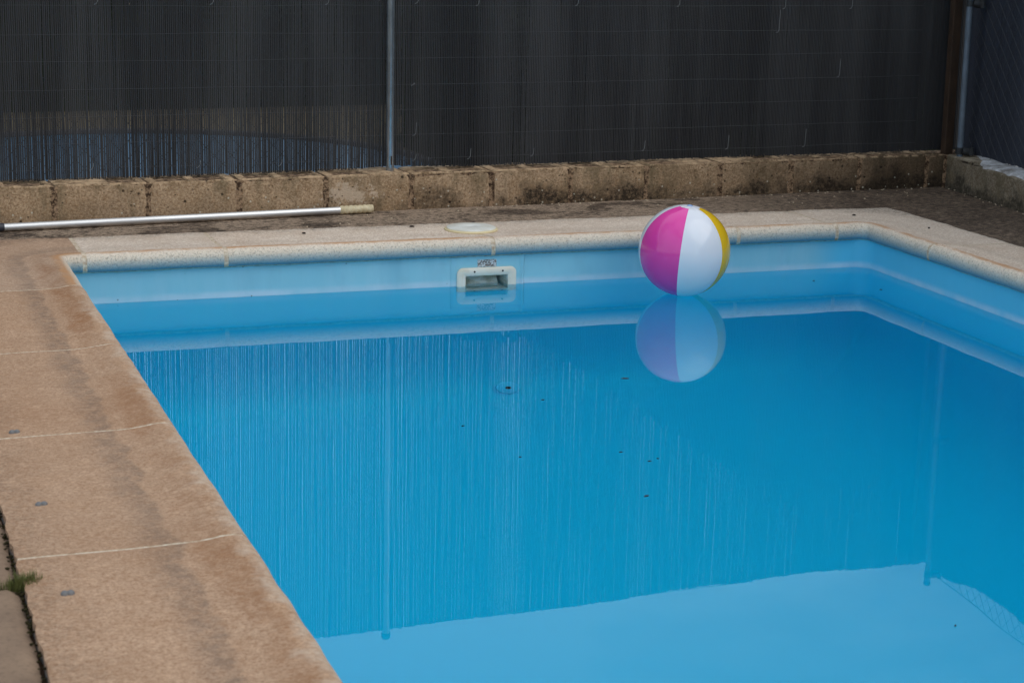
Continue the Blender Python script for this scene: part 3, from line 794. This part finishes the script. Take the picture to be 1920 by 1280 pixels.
# bent tie-wire ends along the screen
def tie(x, z, l):
    bm = bmesh.new(); y = fence_y(x, z)-.007
    tube(bm, [(x+.004, y, z+l), (x+.002, y, z+l*.5), (x, y-.002, z+.012), (x-.006, y-.003, z+.003), (x-.015, y-.002, z)], .0014, 5)
    link('tie_wire', bm, M['wire'], fence)
for x, z, l in ((1.50, .925, .05), (2.00, .925, .05), (2.52, .925, .05), (2.945, .93, .05), (3.24, .92, .06), (3.74, .92, .06), (4.28, .915, .07), (4.86, .905, .10), (5.25, .905, .10),
                (4.83, .79, .11), (5.20, .565, .09), (2.93, .56, .01), (2.94, .33, .06), (2.94, .215, .03), (3.21, .215, .05), (3.53, .218, .04), (4.12, .225, .05), (4.58, .22, .07), (5.02, .22, .09),
                (2.30, .21, .03), (1.93, .215, .03), (1.46, .22, .03)):
    tie(x, z, l)

# ------------------------------------------------------------------ side screen on the right
sf = empty('screen_fence', (CX+.1, 6, .17), 'side screen with chain link over dark navy canes, running forward from the corner post', 'fence')
def rs(d, z, o=0.): return RW(d, .135+o+.012*nval(d*1.4, z*.6, 2), z)
bm = bmesh.new()
def rtop(d): return 1.735-.055*min(1, d/.5)-.03*math.sin(min(d, 3)*2.4)**2+.012*nval(d*4, 1)
def rbot(d): return .177+.003*nval(d*3, 2)
canes(bm, -.13, 8.3, .0088, lambda d, z: rs(d, z), rbot, rtop, lambda d, rnd: (.0046+rnd.uniform(-.0002, .0002), rnd.uniform(-.002, .002), None), 7, 11)
link('cane_screen', bm, M['cane_blue'], sf)
bm = bmesh.new(); chain(bm, .0, 8.2, .182, 1.735, lambda d, z, o: RW(d, .112+o+.006*nval(d*2, z*2, 1), z), .082, .0014)
tube(bm, [RW(d*.2, .112, 1.74-.004*math.sin(d)) for d in range(42)], .0022, 5)
link('chain_link', bm, M['dwire'], sf)
GX, GY = RW(.075, .03, 0)[:2]
bm = bmesh.new(); tube(bm, [(GX+.002, GY, .165), (GX-.006, GY, .9), (GX+.004, GY, 1.748)], .0160, 20)
sp_o = link('post', bm, M['dull'], sf)
bm = bmesh.new(); tube(bm, [(GX+.004, GY, 1.742), (GX+.004, GY, 1.758), (GX+.004, GY, 1.764)], [.019, .019, .012], 18); link('cap', bm, M['clamp'], sp_o)
for z in (.205, .945, 1.700):
    bm = bmesh.new(); xo = GX-.004+(.008 if z > 1.5 else 0)
    tube(bm, [(xo, GY, z-.016), (xo, GY, z+.016)], .0200, 16)
    tube(bm, [(xo+.012, GY-.012, z), (xo+.034, GY-.024, z-.003), (xo+.058, GY-.030, z-.010)], [.020, .021, .015], 10)
    lathe(bm, [(0, -.022), (.012, -.020), (.012, .018), (0, .021)], 8, (xo+.046, GY-.040, z))
    link('clamp', bm, M['clamp'], sf)

# ------------------------------------------------------------------ beach ball
BR, BC = .191, Vector((3.661, 6.866, ZW+.191-.006))
ball = None
bm = bmesh.new(); NS, NR = 144, 72
bounds = [-72, -5, 55, 118, 178, 238]; cols = [0, 1, 2, 1, 3, 1]
view = math.degrees(math.atan2(-BC.y, -BC.x))                    # longitude that faces the camera
tilt = Matrix.Rotation(R(4.5), 3, fw) @ Matrix.Rotation(R(3), 3, rt0)
rings = []
for j in range(NR+1):
    th = math.pi*j/NR; row = []
    for i in range(NS):
        ph = 2*math.pi*i/NS
        # seams pull the skin in slightly
        lon = (360*(i+.5)/NS - view + 72) % 360 - 72
        dl = min(abs((lon-b_+180) % 360-180) for b_ in bounds)
        rr_ = BR*(1-.0035*math.exp(-(dl/2.2)**2)*math.sin(th) - .002*math.exp(-((math.degrees(th)-24)/1.6)**2) + .0022*math.exp(-((math.degrees(th)-14)/12)**2)*math.sin(R(lon)*9)+.0016*nval(math.cos(ph)*2.2, math.sin(ph)*2.2, math.cos(th)*2))
        if j in (0, NR):
            if i: row.append(row[0]); continue
        v = Vector((math.sin(th)*math.cos(ph), math.sin(th)*math.sin(ph), math.cos(th)))*rr_
        row.append(bm.verts.new(BC+tilt @ v))
    rings.append(row)
for j in range(NR):
    for i in range(NS):
        k = (i+1) % NS; q = [rings[j][i], rings[j+1][i], rings[j+1][k], rings[j][k]]
        u_ = []
        for v in q:
            if v not in u_: u_.append(v)
        f = bm.faces.new(u_)
        lon = (360*(i+.5)/NS - view + 72) % 360 - 72             # to the right of the viewer = positive
        idx = max(a for a in range(6) if bounds[a] <= lon)
        f.material_index = cols[idx]
        if j < 5 or j >= NR-5: f.material_index = 1
bmesh.ops.recalc_face_normals(bm, faces=bm.faces)
ball = tag(link('beach_ball', bm, BALL), 'glossy pink, white and yellow beach ball floating by the far pool edge', 'beach ball')
bm = bmesh.new(); lathe(bm, [(.012, -.004), (.012, .002), (.008, .0035), (.007, .001), (0, .001)], 20)
bmesh.ops.transform(bm, matrix=Matrix.Translation(BC+tilt @ Vector((0, 0, BR))) @ tilt.to_4x4(), verts=bm.verts)
vo = link('valve', bm, plastic('valve_blue', col((150, 176, 216))), ball)

# ------------------------------------------------------------------ pole, lid
pole = empty('telescopic_pole', (1.8, 8.0, .02), 'silver telescopic pole with a ribbed cream grip, lying along the foot of the wall', 'pole')
A, B = Vector((.20, 7.945, .022)), Vector((2.525, 8.008, .029)); D = (B-A).normalized()
bm = bmesh.new(); tube(bm, [A+D*.845, B], .0150, 20); link('tube', bm, M['alu'], pole)
bm = bmesh.new(); tube(bm, [A, A+D*.80], .0125, 16); link('outer_tube', bm, M['alu'], pole)
bm = bmesh.new(); tube(bm, [A+D*.765, A+D*.77, A+D*.845, A+D*.85], [.014, .0172, .0172, .0155], 18); link('collar', bm, M['dplastic'], pole)
bm = bmesh.new(); pts, rad = [B-D*.004, B], [.015, .018]
for i in range(36):
    pts.append(B+D*(.002+.148*i/35)); rad.append(.0182+.0014*math.sin(i*1.25))
pts += [B+D*.152, B+D*.154]; rad += [.017, .012]
tube(bm, pts, rad, 20); link('grip', bm, M['cream'], pole)

lid = empty('skimmer_lid', (2.968, 7.535, 0), 'round white plastic skimmer lid lying on the pale coping', 'lid')
bm = bmesh.new(); lathe(bm, [(.116, 0), (.117, .004), (.113, .008), (.107, .009)], 64, (2.968, 7.535, .0)); link('rim', bm, M['lidrim'], lid)
bm = bmesh.new(); lathe(bm, [(.108, .004), (.107, .0115), (.103, .0135), (.06, .0155), (.015, .0162), (.013, .0148), (0, .0148)], 64, (2.968, 7.535, .0)); link('cover', bm, M['lid'], lid)

# ------------------------------------------------------------------ bits and weeds
def bit(name, p, l, w_, h, a, label, group, cat, mat=None):
    bm = bmesh.new(); n = 7; top_, bot_ = [], []
    for i in range(n):
        t = i/(n-1); ww = w_*math.sin(math.pi*min(.97, max(.03, t)))**.7*(1+.3*nval(t*5, l*900)); z = h*(.5+.5*math.sin(t*3.1))
        for s in (-1, 1):
            q = Vector(((t-.5)*l, s*ww/2, z)); q.rotate(Matrix.Rotation(a, 3, 'Z')); top_.append(bm.verts.new(Vector(p)+q))
            q2 = Vector(((t-.5)*l, s*ww/2, 0)); q2.rotate(Matrix.Rotation(a, 3, 'Z')); bot_.append(bm.verts.new(Vector(p)+q2))
    for i in range(n-1):
        a_, b_, c_, d_ = 2*i, 2*i+1, 2*i+3, 2*i+2
        bm.faces.new((top_[a_], top_[b_], top_[c_], top_[d_])); bm.faces.new((bot_[d_], bot_[c_], bot_[b_], bot_[a_]))
        bm.faces.new((top_[a_], top_[d_], bot_[d_], bot_[a_])); bm.faces.new((top_[b_], bot_[b_], bot_[c_], top_[c_]))
    bmesh.ops.recalc_face_normals(bm, faces=bm.faces)
    return tag(link(name, bm, mat or M['leaf']), label, cat, group)
for k, (x, y, l) in enumerate(((2.416, 5.465, .014), (2.799, 5.639, .028), (2.054, 5.253, .010), (2.399, 4.842, .012), (2.439, 4.732, .012), (2.474, 4.748, .008), (2.282, 4.437, .020),
                               (2.525, 3.344, .010), (2.094, 4.89, .008), (4.35, 6.95, .012), (4.53, 6.7, .012))):
    bit('leaf_fragment', (x, y, ZW+.0012), l, l*.38, .0025, random.uniform(-.6, .6), 'tiny dark leaf fragment floating on the blue pool water', 'leaf fragments on the water', 'leaf')
for k, (px_, py_, l) in enumerate(((2.24, 7.62, .018), (2.74, 7.66, .022), (4.84, 7.42, .018), (4.98, 7.02, .017))):
    bit('leaf_scrap', (px_, py_, .0015), l, l*.5, .006, random.uniform(-1, 1), 'small dark dry leaf scrap lying on the stone pool rim', 'leaf scraps on the rim', 'leaf')
# weed tuft where the slab joint meets the coping
tuft = bmesh.new(); rnd = random.Random(5)
for k in range(420):
    f = rnd.random(); spread = .012+.010*f
    if k < 240: bx, by = rnd.gauss(.520, .016), rnd.gauss(3.812, .011)
    else: bx, by = rnd.uniform(.36, .50), 3.812+rnd.gauss(0, .006)
    h = rnd.uniform(.010, .030)*(1.0 if k < 240 else .55); a = rnd.uniform(0, 6.28); ln = rnd.uniform(.2, .8)*h
    wv = Vector((-math.sin(a), math.cos(a), 0))*.0011; b0 = Vector((bx, by, -.022)); tp = b0+Vector((math.cos(a)*ln, math.sin(a)*ln, h+.012)); md = b0.lerp(tp, .55)+Vector((0, 0, h*.15))
    v = [tuft.verts.new(q) for q in (b0-wv, b0+wv, md+wv*.8, md-wv*.8, tp)]
    tuft.faces.new(v[:4]); tuft.faces.new((v[3], v[2], v[4]))
tag(link('grass_tuft', tuft, M['grass'], smooth=False), 'small green grass tuft growing in the slab joint beside the tan coping', 'weed')
# dark moss crumbs along the crack
ms_ = bmesh.new()
for k in range(260):
    v = rnd.uniform(2.4, 4.6); u = -CL-.004+rnd.gauss(0, .006); p = W3(u, v, -.020+rnd.uniform(0, .010)); r_ = rnd.uniform(.002, .0065)
    mt = Matrix.Translation(p) @ Matrix.Diagonal((1, 1, .6, 1)); bmesh.ops.create_icosphere(ms_, subdivisions=1, radius=r_, matrix=mt)
tag(link('moss', ms_, M['moss']), 'dark moss and crumbs filling the crack between slabs and coping', 'moss', kind='stuff')
gr_ = bmesh.new()
for k in range(130):
    t = rnd.random()
    if t < .45: x = rnd.uniform(3.2, 5.75); y = WALLY-abs(rnd.gauss(0, .02))-.004
    elif t < .8: d = rnd.uniform(.05, 2.2); q = RW(d, -abs(rnd.gauss(0, .018))-.004, 0); x, y = q[0], q[1]
    else: x = rnd.uniform(2.2, 5.6); y = rnd.uniform(7.72, 8.0)
    r_ = rnd.uniform(.0018, .0055)
    bmesh.ops.create_icosphere(gr_, subdivisions=1, radius=r_, matrix=Matrix.Translation((x, y, .008+r_*.3)) @ Matrix.Diagonal((1, 1, .6, 1)))
g = G('pale_grit'); g.fin(col((190, 172, 146)), .9)
tag(link('grit', gr_, g.m), 'pale grit scattered along the foot of the walls', 'grit', kind='stuff')

# ------------------------------------------------------------------ beyond the fence
rp = empty('round_pool', (2.0, 9.95, -.1), 'blue round pool dimly seen through the left part of the dark screen', 'swimming pool')
bm = bmesh.new(); lathe(bm, [(1.62, -.0), (1.62, .05), (0, .05)], 64, (2.0, 9.95, -.1)); link('cover', bm, M['bluepvc'], rp)
bm = bmesh.new(); tube(bm, [(2.0+1.64*math.cos(R(a)), 9.95+1.64*math.sin(R(a)), -.045) for a in range(0, 361, 6)], .025, 8, cap=False); link('rim', bm, M['dplastic'], rp)
def leaves(bm, pts, size, rnd):
    for p in pts:
        n_ = Vector((rnd.gauss(0, 1), rnd.gauss(0, 1), rnd.gauss(0, 1))).normalized(); a = n_.orthogonal().normalized()*size*rnd.uniform(.6, 1.3); b = n_.cross(a).normalized()*size*.6
        v = [bm.verts.new(Vector(p)+q) for q in (-a, b, a, -b)]; bm.faces.new(v)
rnd = random.Random(21)
def hedge(name, x0, x1, y, depth, hfn, count, label):
    pts = []
    for k in range(count):
        x = rnd.uniform(x0, x1); h = hfn(x)*(1+.06*nval(x*3, 3)); pts.append((x, y+rnd.uniform(0, depth), -.1+h*rnd.random()**.7))
    bm = bmesh.new(); leaves(bm, pts, .05, rnd)
    e = empty(name, ((x0+x1)/2, y, -.1), label, 'hedge'); link('foliage', bm, M['hedge'], e, smooth=False)
    bm = bmesh.new(); n_ = int((x1-x0)/.4)
    a = []
    for i in range(n_+1):
        x = x0+(x1-x0)*i/n_; h = hfn(x)-.16; a.append([bm.verts.new((x, y+.15, -.1)), bm.verts.new((x, y+.15, -.1+h)), bm.verts.new((x, y+depth-.15, -.1+h)), bm.verts.new((x, y+depth-.15, -.1))])
    for p, q in zip(a, a[1:]):
        for k in range(4): bm.faces.new((p[k], p[(k+1) % 4], q[(k+1) % 4], q[k]))
    bm.faces.new(a[0]); bm.faces.new(a[-1]); bmesh.ops.recalc_face_normals(bm, faces=bm.faces)
    link('core', bm, M['hedge'], e, smooth=False)
hedge('hedge', -3, 8.5, 13.1, 1.0, lambda x: .82 if x > 2.7 else 1.05, 20000, 'dark low hedge behind the left part of the cane screen')
hedge('hedge', 3.85, 7.3, 9.9, 1.2, lambda x: min(2.05, .84+max(0, x-4.4)*.68), 14000, 'dark tall hedge rising to the right behind the cane screen')
